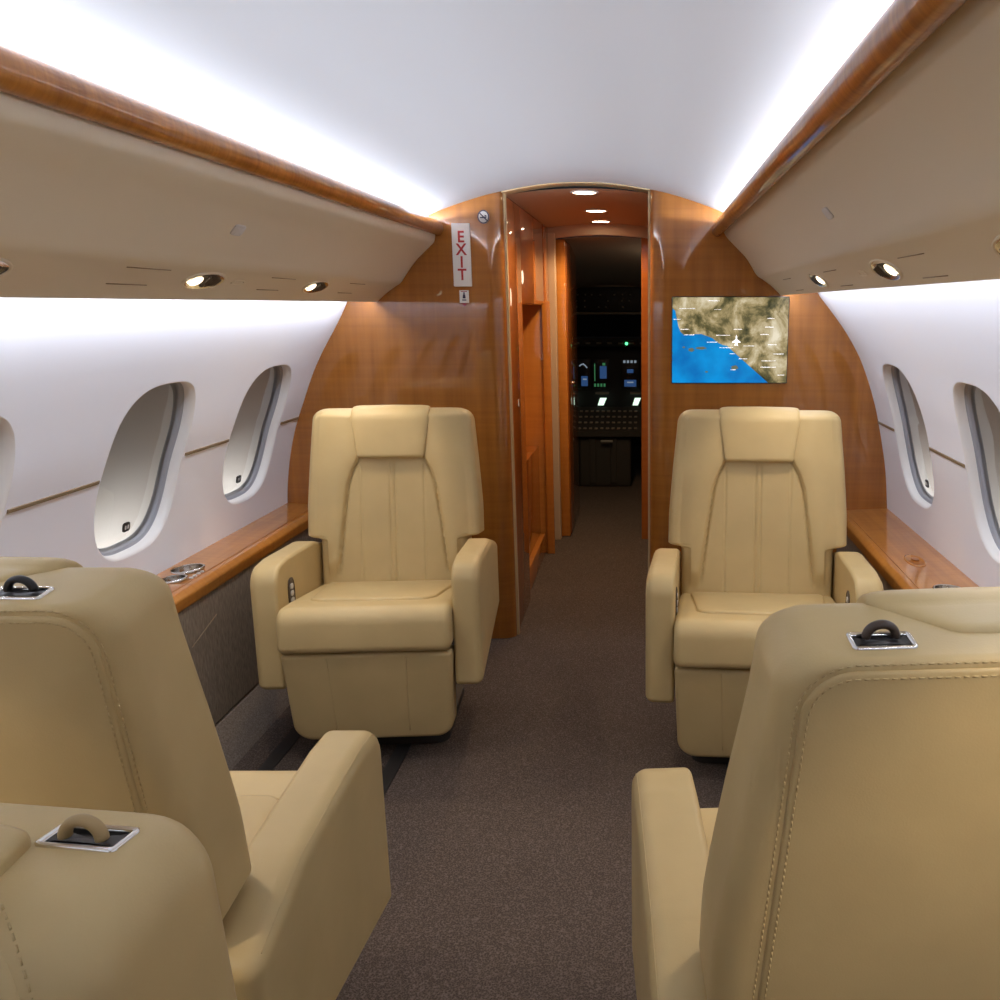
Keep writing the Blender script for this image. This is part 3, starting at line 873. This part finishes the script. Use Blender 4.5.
# ------------------------------------------------------------------ signs
def text_mesh(s, size, mat, name, parent, loc, xs=1., bold=0.):
    cu = bpy.data.curves.new('tmp_' + name, 'FONT'); cu.body = s; cu.size = size; cu.extrude = .0006; cu.align_x = 'CENTER'; cu.align_y = 'CENTER'; cu.offset = bold
    o = bpy.data.objects.new('tmp', cu); C.objects.link(o)
    dg = bpy.context.evaluated_depsgraph_get(); dg.update()
    me = bpy.data.meshes.new_from_object(o.evaluated_get(dg))
    bpy.data.objects.remove(o); bpy.data.curves.remove(cu)
    me.transform(Matrix.Rotation(PI / 2, 4, 'X') @ Matrix.Scale(xs, 4, (1, 0, 0)))
    me.materials.clear(); me.materials.append(mat)
    q = bpy.data.objects.new(name, me); C.objects.link(q); q.location = loc
    if parent: q.parent = parent
    return q
ex = boxo('exit_sign', (-.035, -.006, -.118), (.035, .006, .118), M['sign'], None, .003)
ex.location = (-.4585, YD - .0065, 1.568); tag(ex, 'tall white sign with red letters EXIT read downwards on left bulkhead', 'sign')
for k, ch in enumerate('EXIT'):
    text_mesh(ch, .060, M['red'], 'letter', ex, (0, -.0066, .066 - .047 * k), .92, .0012)
ar = boxo('exit_arrow_sign', (-.018, -.002, -.021), (.018, .002, .027), M['sign'], None, .001)
ar.location = (-.4565, YD - .0025, 1.409); tag(ar, 'tiny white placard with dark figure and red down arrow below the EXIT sign', 'placard')
mb = MB(); mb.rings([[(a, y, b) for a, b in ((-.011, -.023), (0, -.034), (.011, -.023))] for y in (-.003, .001)]); mb.build('red_arrow', M['red'], ar, smooth=False)
mb = MB(); mb.rings([[(a, y, b) for a, b in ((-.006, -.004), (-.004, .012), (.004, .012), (.006, -.004))] for y in (-.0028, -.002)]); mb.box((-.003, -.0028, .013), (.003, -.002, .019)); mb.box((-.008, -.0028, -.012), (.008, -.002, -.008)); mb.build('dark_figure', M['navy'], ar, smooth=False)
mb = MB(); mb.box((-.012, -.0028, .021), (.012, -.002, .0235)); mb.build('red_line', M['red'], ar, smooth=False)
N = 36
ns = MB(); ns.rings([[(.0225 * math.cos(k * 2 * PI / N), y, .0255 * math.sin(k * 2 * PI / N)) for k in range(N)] for y in (.0015, -.0015)])
nso = ns.build('no_smoking_sign', M['sign'], auto=.6); nso.location = (-.3705, YD - .0015, 1.710)
tag(nso, 'small round no smoking symbol near top of left bulkhead', 'sign')
mb = MB(); rr = []
for r0, y in ((.0225, -.0014), (.0225, -.0026), (.0185, -.0026), (.0185, -.0014)):
    rr.append([(r0 * math.cos(k * 2 * PI / N), y, 1.13 * r0 * math.sin(k * 2 * PI / N)) for k in range(N)])
mb.rings(rr, cap0=False, cap1=False); mb.build('ring', M['navy'], nso, auto=.6)
mb = MB(); mb.rings([[(a, y, b) for a, b in ((-.016, .013), (-.013, .016), (.016, -.013), (.013, -.016))] for y in (-.0015, -.0028)]); mb.build('slash', M['navy'], nso, smooth=False)
mb = MB(); mb.box((-.013, -.0024, -.005), (.011, -.0015, -.0005)); mb.rings([[(a, y, b) for a, b in ((.004, .001), (.006, .008), (.012, .004), (.013, .001))] for y in (-.0015, -.0024)]); mb.build('cigarette', M['navy'], nso, smooth=False)

# ------------------------------------------------------------------ seats (local frame: x right as seen from the front, -y forward, z up)
REC = math.radians(9.0)
BO = Vector((0, .13, .42))                      # hinge: bottom of the backrest front face
BU = Vector((0, math.sin(REC), math.cos(REC)))  # up along the backrest
BW = Vector((0, -math.cos(REC), math.sin(REC))) # out of the front face
BH = .632
TB = .150
def bp(x, w, v): return BO + Vector((x, 0, 0)) + BW * w + BU * v
HWT = [(0, .236), (.186, .240), (.192, .244), (.197, .270), (.203, .280), (.30, .281), (.45, .272), (.58, .259), (BH, .252)]
SEAM = [(0.0, .098), (BH - .58, .185), (BH - .54, .180), (BH - .394, .163), (BH - .26, .145), (BH - .21, .128), (BH - .180, .112), (BH - .160, .104), (BH, .104)]

def set_back(bh, rec, tb):
    global BH, BU, BW, HWT, SEAM, TB
    TB = tb
    BH = bh; r = math.radians(rec)
    BU = Vector((0, math.sin(r), math.cos(r))); BW = Vector((0, -math.cos(r), math.sin(r)))
    HWT = [(0, .244), (.186, .246), (.192, .250), (.197, .280), (.203, .290), (.30, .289), (.45, .278), (.58, .266), (BH, .261)]
    SEAM = [(0.0, .098), (BH - .58, .185), (BH - .54, .180), (BH - .394, .163), (BH - .26, .145), (BH - .21, .128), (BH - .180, .112), (BH - .160, .104), (BH, .104)]

def make_backrest(parent, mat, front='seat', top_in=0.):
    mb = MB()
    vs = []
    v = 0.
    while v < BH - (.04 if front == 'seat' else .064): vs.append(v); v += .0042 if not (.18 < v < .21) else .0022
    rt = .036 if front == 'seat' else .060
    for k in range(13): vs.append(BH - rt + rt * math.sin(PI / 2 * k / 12))
    rings = []
    nf, nb, nc = 150, 24, 8
    rc = .032
    for v in vs:
        hw = interp(HWT, v) - top_in * sstep(.25, BH, v); d = 0.
        if v > BH - rt: d = rt - math.sqrt(max(0, rt * rt - (v - (BH - rt)) ** 2))
        # larger rounding at the top corners
        dc = .040
        if v > BH - dc: hw -= dc - math.sqrt(max(0, dc * dc - (v - (BH - dc)) ** 2)) * 1.0
        d_ = d
        pts = []
        f0 = 0. - d_; b0 = -TB + (0 if v < BH - .010 else .010 - math.sqrt(max(0, .010 ** 2 - (v - (BH - .010)) ** 2)))
        hw_ = hw
        r = min(rc, max(.004, (f0 - b0) / 2 - .002))
        # front face from -x to +x
        for i in range(nf + 1):
            u_ = 2 * i / nf - 1; xe = hw_ - r; xk = min(.200, xe - .004)
            x = math.copysign(abs(u_) / .84 * xk if abs(u_) < .84 else xk + (xe - xk) * (abs(u_) - .84) / .16, u_)
            ax = abs(x); w = f0
            if front == 'seat':
                xs_ = interp(SEAM, v); fade = sstep(.05, .12, v)
                up = 1 - sstep(BH - .03, BH, v)
                if ax > xs_:
                    q = (ax - xs_) / (max(hw, .285 - top_in) - r - xs_)
                    w += (.016 * math.sin(PI * min(1, .15 + q * .9)) + .002) * fade * up
                else:
                    w -= .004 * fade * up * (1 - (ax / xs_) ** 2)
                w -= .010 * math.exp(-((ax - xs_) / .0045) ** 2) * fade * up
                below = 1 - sstep(BH - .19, BH - .17, v)
                for gx, gd in ((.0085, .0050), (.105, .0030)):
                    if v > .02: w -= gd * math.exp(-((ax - gx) / .0026) ** 2) * below * (1 if gx < xs_ - .01 else 0)
            else:
                w += .012 * (1 - (ax / hw) ** 2) * (1 - sstep(BH - .10, BH - .03, v))
            pts.append((x, w))
        for k in range(1, nc):
            a = PI / 2 * k / nc; pts.append((hw_ - r + r * math.sin(a), f0 - r + r * math.cos(a)))
        for i in range(1, 5): pts.append((hw_, f0 - r + (b0 + r - f0 + r) * i / 5))
        for k in range(nc):
            a = PI / 2 * k / nc; pts.append((hw_ - r + r * math.cos(a), b0 + r - r * math.sin(a)))
        for i in range(nb + 1): pts.append((hw_ - r - (2 * hw_ - 2 * r) * i / nb, b0))
        for k in range(1, nc):
            a = PI / 2 * k / nc; pts.append((-hw_ + r - r * math.sin(a), b0 + r - r * math.cos(a)))
        for i in range(1, 5): pts.append((-hw_, b0 + r + (f0 - r - b0 - r) * i / 5))
        for k in range(nc):
            a = PI / 2 * k / nc; pts.append((-hw_ + r - r * math.cos(a), f0 - r + r * math.sin(a)))
        rings.append([bp(x, w, v) for x, w in pts])
    mb.rings(rings)
    return mb.build('backrest', mat, parent)

def make_pillow(parent, mat, short=False):
    """headrest: a soft pad that lies on the front of the backrest and folds over its top"""
    path = []   # (w, v, half width)
    HT = .129 if not short else .166
    hf = .150 if not short else .0
    n = 18
    rr = .034; top = BH + .004
    if not short:
        for k in range(n + 1): path.append((.006, BH - .160 + (.160 - .036) * k / n, .1095 + .0195 * k / n))
    else:
        pass
    for k in range(1 if not short else 5, 9):
        a = PI / 2 * k / 8; path.append((.006 - rr + rr * math.cos(a), BH - .036 + (rr + .002) * math.sin(a), HT))
    for k in range(1, 9): path.append((.006 - rr - .068 * k / 8, BH - .004, HT - (.075 if not short else .015) * (k / 8) ** 1.1))
    path = [(a, b - (.009 if not short else -.003), c) for a, b, c in path]
    m = len(path); R = []
    L = [0]
    for a, b in zip(path, path[1:]): L.append(L[-1] + math.hypot(b[0] - a[0], b[1] - a[1]))
    NS = 44
    # densify ends so that they close softly
    S = [0, .0015, .004, .008, .014, .022] + [.022 + (L[-1] - .044) * k / 30 for k in range(1, 30)] + [L[-1] - q for q in (.022, .014, .008, .004, .0015, 0)]
    for s in S:
        i = 0
        while i < m - 2 and L[i + 1] < s: i += 1
        f = (s - L[i]) / max(1e-9, L[i + 1] - L[i]); a, b = path[i], path[i + 1]
        w, v, h = (a[q] + (b[q] - a[q]) * f for q in range(3))
        i0 = max(0, i - 1); i1 = min(m - 1, i + 2)
        tw, tv = path[i1][0] - path[i0][0], path[i1][1] - path[i0][1]; l = math.hypot(tw, tv); tw /= l; tv /= l
        nw, nv = tv, -tw
        e = min(s, L[-1] - s); er = .009
        k = 1 if e > er else math.sqrt(max(0, 1 - ((er - e) / er) ** 2))
        th = .0175 * (.25 + .75 * k) * (1 if e > 0 else .2); hh = h - .006 * (1 - k)
        ring = []
        for q in range(NS):
            a_ = 2 * PI * q / NS; cx, sx = math.cos(a_), math.sin(a_)
            x = hh * math.copysign(abs(cx) ** .16, cx); d = th * math.copysign(abs(sx) ** .45, sx)
            d *= 1 + .12 * (1 - (x / h) ** 2)
            ring.append(bp(x, w + nw * d, v + nv * d))
        R.append(ring)
    mb = MB(); mb.rings(R)
    return mb.build('headrest', mat, parent)

def dashes(mb, pts, L=.0052, gap=.0034, r=.0009):
    P = [Vector(p) for p in pts]; n = max(2, int(sum((b - a).length for a, b in zip(P, P[1:])) / (L + gap)))
    Q = resample3(P, n * 5 + 1)
    for k in range(n):
        a = Q[k * 5]; b = Q[min(len(Q) - 1, k * 5 + 3)]
        mb.tube([a, (a + b) / 2, b], r, 5)
def resample3(P, n):
    L = [0]
    for a, b in zip(P, P[1:]): L.append(L[-1] + (b - a).length)
    out = []; j = 0
    for i in range(n):
        t = L[-1] * i / (n - 1)
        while j < len(P) - 2 and L[j + 1] < t: j += 1
        f = (t - L[j]) / max(1e-9, L[j + 1] - L[j]); out.append(P[j].lerp(P[j + 1], min(1, f)))
    return out

def make_rear_panel(parent, mat, stitched, top_in=0.):
    tx = .238 - top_in
    pr = Prof([(-.200, .03), (.200, .03), (.243, .20), (tx, BH - .0105), (-tx, BH - .0105), (-.243, .20)], [.01, .01, .06, .050, .050, .06], 10)
    mb = MB()
    w0 = -TB
    layered2(mb, pr, [(w0 + .004, 0), (w0 - .0005, 0), (w0 - .0022, .001), (w0 - .0032, .003), (w0 - .004, .009), (w0 - .006, .009, .8), (w0 - .008, .009, .45), (w0 - .009, .009, .15)], lambda a, b, o: bp(a, o, b))
    p = mb.build('rear_panel', mat, parent)
    if stitched:
        st = MB()
        for d, w in ((.0065, w0 - .0042), (-.0055, w0 - .0006)):
            q = resample(pr.at(d), 200)
            # start at the bottom so the run is up one side, over the top and down
            i0 = min(range(len(q)), key=lambda i: (q[i] - Vector((0, .03))).length)
            q = q[i0:] + q[:i0 + 1]
            q = [v_ for v_ in q if v_.y > .05]
            if d < 0: q = [v_ for v_ in q if v_.y > .2]
            dashes(st, [bp(v_.x, w + (0 if d > 0 or v_.y < BH - .010 else .010 - math.sqrt(max(0, .010 ** 2 - (v_.y - BH + .010) ** 2))), v_.y) for v_ in q])
        st.build('stitching', M['thread'], p)
    return p

def make_latch(parent, x0, loop_mat, w0=-.105, up=1.05):
    zt = BH
    fr = round_poly([(-.032, -.0155), (.032, -.0155), (.032, .0155), (-.032, .0155)], .005, 5)
    mb = MB(); R = []
    for ins, h in ((0, -.001), (0, .0022), (.002, .0032), (.0045, .0022), (.005, .0004)):
        R.append([bp(x0 + p.x, w0 + p.y, zt + h) for p in inset(fr, ins)])
    mb.rings(R, cap0=False, cap1=False); f = mb.build('latch_frame', M['chrome'], parent)
    mb = MB(); R = [[bp(x0 + p.x, w0 + p.y, zt + .0009) for p in inset(fr, .0045)], [bp(x0 + p.x * .8, w0 + p.y * .6, zt + .0007) for p in inset(fr, .006)]]
    mb.rings(R, cap0=False); mb.build('latch_shade', M['dark'], f)  # flat dark plate, its colour stands in for the shade inside a recess
    mb = MB(); R = []
    for k in range(17):
        a = PI * k / 16; c = Vector((math.cos(a), math.sin(a)))
        ring = []
        for q in range(10):
            b = 2 * PI * q / 10
            rr = .0130 + .0040 * math.cos(b)
            ring.append(bp(x0 + rr * c.x * 1.12, w0 + .004 + .0055 * math.sin(b), zt + .003 + rr * c.y * up))
        R.append(ring)
    mb.rings(R); mb.build('latch_loop', loop_mat, f)
    return f

def make_arm(parent, mat, side, control, aw=.334):
    """side -1: left as seen from the front"""
    xo = side * aw; xi = side * .251
    pr = Prof([(-.268, .250), (.300, .320), (.300, .560), (.12, .614), (-.14, .634), (-.262, .628)], [.02, .02, .03, .10, .10, .06], 10)
    mb = MB()
    layered2(mb, pr, edge_layers(xi, xo, .012, .026, 8), lambda a, b, o: (o, a, b))
    arm = mb.build('armrest', mat, parent, auto=.9)
    xs_ = xo - side * .0076
    ln = [v_ for v_ in resample(pr.at(.0076), 260) if v_.x < .27 and (v_.y > .55 or (v_.x < -.2 and v_.y > .29))]
    k0 = max(range(len(ln)), key=lambda i: (ln[i] - ln[i - 1]).length); ln = ln[k0:] + ln[:k0]
    sm_ = MB(); sm_.tube([(xs_ + side * .0003, v_.x, v_.y) for v_ in ln], .0008, 6); sm_.build('seam', M['thread'], arm)
    if control:
        s = -side
        cen = (-.145, .520)
        mb = MB(); e = superell(.028, .048, 3, 32)
        mb.rings([[(xi + s * h, cen[0] + v_.x * k, cen[1] + v_.y * k) for v_ in e] for h, k in ((-.001, 1), (.003, 1), (.004, .92), (.002, .86))])
        c = mb.build('control_panel', M['brown'], arm, auto=.6)
        for kx, kz in ((0, .022), (0, 0), (0, -.022)):
            mb = MB(); e2 = superell(.011, .008, 2.5, 20)
            mb.rings([[(xi + s * h, cen[0] + kx + v_.x, cen[1] + kz + v_.y) for v_ in e2] for h in (.002, .0055)])
            mb.build('control_button', M['grey'], c, auto=.6)
    return arm

def make_seat(label, loc, rotz, mat=None, latch_side=-1, group='cream leather cabin seats', control=True, latch_off=.10, short_pillow=False, loop='dark', stitched=False, front='seat', name='cabin_seat', bh=.632, rec=9., top_in=0., tb=.15, aw=.334):
    set_back(bh, rec, tb)
    mat = mat or M['leather']
    t = thing(name, label, 'seat', loc, rotz, group)
    # base
    mb = MB()
    pr = round_poly([(-.20, -.16), (.20, -.16), (.20, .26), (-.20, .26)], .04, 6)
    mb.rings([[(p.x * k, p.y * k + .02, z) for p in pr] for k, z in ((1.0, .005), (1.0, .035), (.82, .05), (.78, .25), (.95, .29), (1.0, .33))])
    mb.build('seat_base', M['track'], t, auto=.6)
    # leg rest
    pr = Prof([(-.238, .085), (.238, .085), (.249, .376), (-.249, .376)], [.058, .058, .012, .012], 12)
    mb = MB()
    lay = [(-.235, .0), (-.285, 0)] + [(-.285 - .014 * math.sin(PI / 2 * k / 6), .014 * (1 - math.cos(PI / 2 * k / 6))) for k in range(1, 7)] + [(-.3005, .014, .85), (-.3025, .014, .5), (-.303, .014, .2)]
    def lf(a, b, o): return (a, o + (.376 - b) * .13, b)
    layered2(mb, pr, lay, lf)
    lr = mb.build('leg_rest', mat, t)
    mb = MB()
    for x in (-.115, .115):
        mb = MB(); mb.tube([(x * (1 - .06 * k / 10), lf(0, .366 - .25 * k / 10, -.3022)[1], .366 - .25 * k / 10) for k in range(11)], .0016, 6)
        mb.build('seam', M['thread'], lr)
    # seat cushion: front bolster
    pr = Prof([(-.325, .384), (.16, .384), (.16, .455), (-.20, .509), (-.312, .522)], [.024, .024, .024, .10, .050], 10)
    mb = MB(); layered2(mb, pr, edge_layers(-.2505, .2505, .022, .022, 7), lambda a, b, o: (o, a, b))
    cu = mb.build('seat_cushion', mat, t)
    # raised top pad with a piped edge
    pr = Prof([(-.185, -.20), (.185, -.20), (.215, .14), (-.215, .14)], [.05, .05, .02, .02], 10)
    mb = MB()
    def zf(y): return .5095 - (y + .20) * .150
    layered2(mb, pr, [(-.012, 0), (.001, 0), (.005, .003), (.007, .008), (.009, .008, .85), (.011, .008, .6), (.012, .008, .3)], lambda a, b, o: (a, b, zf(b) + o))
    tp = mb.build('seat_pad', mat, cu)
    mb = MB(); q = resample(pr.at(-.002), 120); i0 = max(range(120), key=lambda i: q[i].y - abs(q[i].x) * .01); q = q[i0:] + q[:i0]
    mb.tube([(v_.x, v_.y, zf(v_.y) - .0002) for v_ in q if v_.y < .13], .0010, 6)
    mb.build('piping', M['thread'], tp)
    for s in (-1, 1): make_arm(t, mat, s, control, aw)
    bk = make_backrest(t, mat, front, top_in)
    pw = make_pillow(bk, mat, short_pillow)
    make_rear_panel(bk, mat, stitched, top_in)
    make_latch(bk, latch_side * latch_off, M[loop], up=1.05 if stitched else .12)
    return t

make_seat('cream leather seat facing the camera at the left of the bulkhead doorway', (-.590, 2.79, 0), math.radians(3.8))
make_seat('cream leather seat facing the camera below the map screen on the right', (.603, 2.66, 0), math.radians(-4.0), latch_side=1, bh=.640)
make_seat('cream leather seat with its back to the camera at right, nearest on that side', (.598, 1.165, 0), PI + math.radians(4), latch_side=1, latch_off=.137, loop='brown', stitched=True, bh=.668, top_in=.020, tb=.14, aw=.350)
make_seat('cream leather seat with its back to the camera at left, beside the aisle', (-.575, 1.280, 0), PI, latch_side=-1, latch_off=.125, loop='dark', stitched=True, bh=.657, top_in=.014, tb=.14, rec=6.5, aw=.343)
s3 = make_seat('cream leather seat top cut by the lower left corner of the photo', (-.362, .355, -.047), math.radians(-7), latch_side=1, latch_off=.185, short_pillow=True, loop='tan', front='plain', stitched=True, rec=2.)
# double-stitched front panel of that seat
bk3 = [c for c in s3.children if c.name.startswith('backrest')][0]
pr = Prof([(-.185, .10), (.185, .10), (.232, BH - .0095), (-.232, BH - .0095)], [.02, .02, .07, .07], 12)
def fw3(x, v):
    w = 0. if v < BH - .06 else -(.06 - math.sqrt(max(0, .06 ** 2 - (v - (BH - .06)) ** 2)))
    return w + .012 * (1 - (x / .26) ** 2) * (1 - sstep(BH - .10, BH - .03, v))
mb = MB(); R = []
base = [resample(pr.at(d), 160) for d in (0, .003, .007)]
c0 = Vector((0, (BH + .05) / 2))
for q, h in ((base[0], -.002), (base[0], .0002), (base[1], .0022), (base[2], .0034)):
    R.append([bp(p.x, fw3(p.x, p.y) + h, p.y) for p in q])
for k in range(1, 12):
    sc_ = 1 - k / 12
    R.append([bp(p.x * sc_, fw3(p.x * sc_, c0.y + (p.y - c0.y) * sc_) + .0036, c0.y + (p.y - c0.y) * sc_) for p in base[2]])
mb.rings(R)
fpn = mb.build('front_panel', M['leather'], bk3)
mb = MB()
for d in (.0095, -.0075):
    dashes(mb, [bp(v_.x, fw3(v_.x, v_.y) + (.0038 if d > 0 else .0004), v_.y) for v_ in resample(pr.at(d), 240) if v_.y > .3])
mb.build('stitching', M['thread'], fpn)

# ------------------------------------------------------------------ lights
def area(name, loc, direction, sx, sy, energy, col, spread=PI):
    l = bpy.data.lights.new(name, 'AREA'); l.shape = 'RECTANGLE'; l.size = sx; l.size_y = sy; l.energy = energy; l.color = col; l.spread = spread
    o = bpy.data.objects.new(name, l); C.objects.link(o); o.location = loc
    z = -Vector(direction).normalized(); y = Vector((0, 1, 0)); x = y.cross(z).normalized()
    o.rotation_euler = Matrix((x, y, z)).transposed().to_euler()
    return o
YL = -1.8
LY = (YD - .02 + YL) / 2; LL = YD - .02 - YL
for s in (-1, 1):
    area('cove_led', (s * .600, LY, 1.687), (-s * .9, 0, .42), .012, LL, 26 * LL / 6.78, (.77, .86, 1.0))
    if s < 0: area('sidewall_led', (-.820, LY, 1.406), (-.55, 0, -1), .012, LL, 11.5 * LL / 6.78, (.80, .86, 1.0))
    else: area('sidewall_led', (.802, LY, 1.431), (.55, 0, -1), .012, LL, 11.5 * LL / 6.78, (.80, .86, 1.0))

w = bpy.data.worlds.new('cabin_world'); w.use_nodes = True
w.node_tree.nodes['Background'].inputs['Color'].default_value = (.5, .5, .55, 1)
w.node_tree.nodes['Background'].inputs['Strength'].default_value = .02
bpy.context.scene.world = w

# lamps added low outside the closed shades in view, to brighten them from behind
for sd in (-1, 1):
    S = SURF[sd]
    for y in WY[sd][:3]:
        t0 = S.t_at_z(WZ[sd]); p, n = S.at(t0)
        l = bpy.data.lights.new('shade_backlight', 'AREA'); l.shape = 'RECTANGLE'; l.size = .45; l.size_y = .12; l.energy = 1.7; l.color = (.92, .94, 1.)
        o = bpy.data.objects.new('shade_backlight', l); C.objects.link(o); o.location = S.P(y - .06, t0 + .30, .22)
        o.rotation_euler = Vector((-n.x, .1, -n.y + .7)).to_track_quat('-Z', 'Y').to_euler()

# ------------------------------------------------------------------ camera
F = 900.; TH = math.atan(195 / F)
cd = bpy.data.cameras.new('camera'); cam = bpy.data.objects.new('camera', cd); C.objects.link(cam)
cd.sensor_fit = 'HORIZONTAL'; cd.sensor_width = 36; cd.lens = 36 * F / 1000
cd.shift_x = -.148; cd.clip_start = .02
cam.location = (.26, 0, 1.38); cam.rotation_euler = (PI / 2 - TH, 0, 0)
sc = bpy.context.scene
sc.camera = cam
sc.view_settings.view_transform = 'Standard'; sc.view_settings.look = 'None'; sc.view_settings.gamma = 1.; sc.view_settings.use_curve_mapping = False
sc.view_settings.exposure = .62
sc.cycles.use_denoising = True
sc.cycles.max_bounces = 10; sc.cycles.diffuse_bounces = 6; sc.cycles.glossy_bounces = 4
sc.cycles.sample_clamp_indirect = 6.
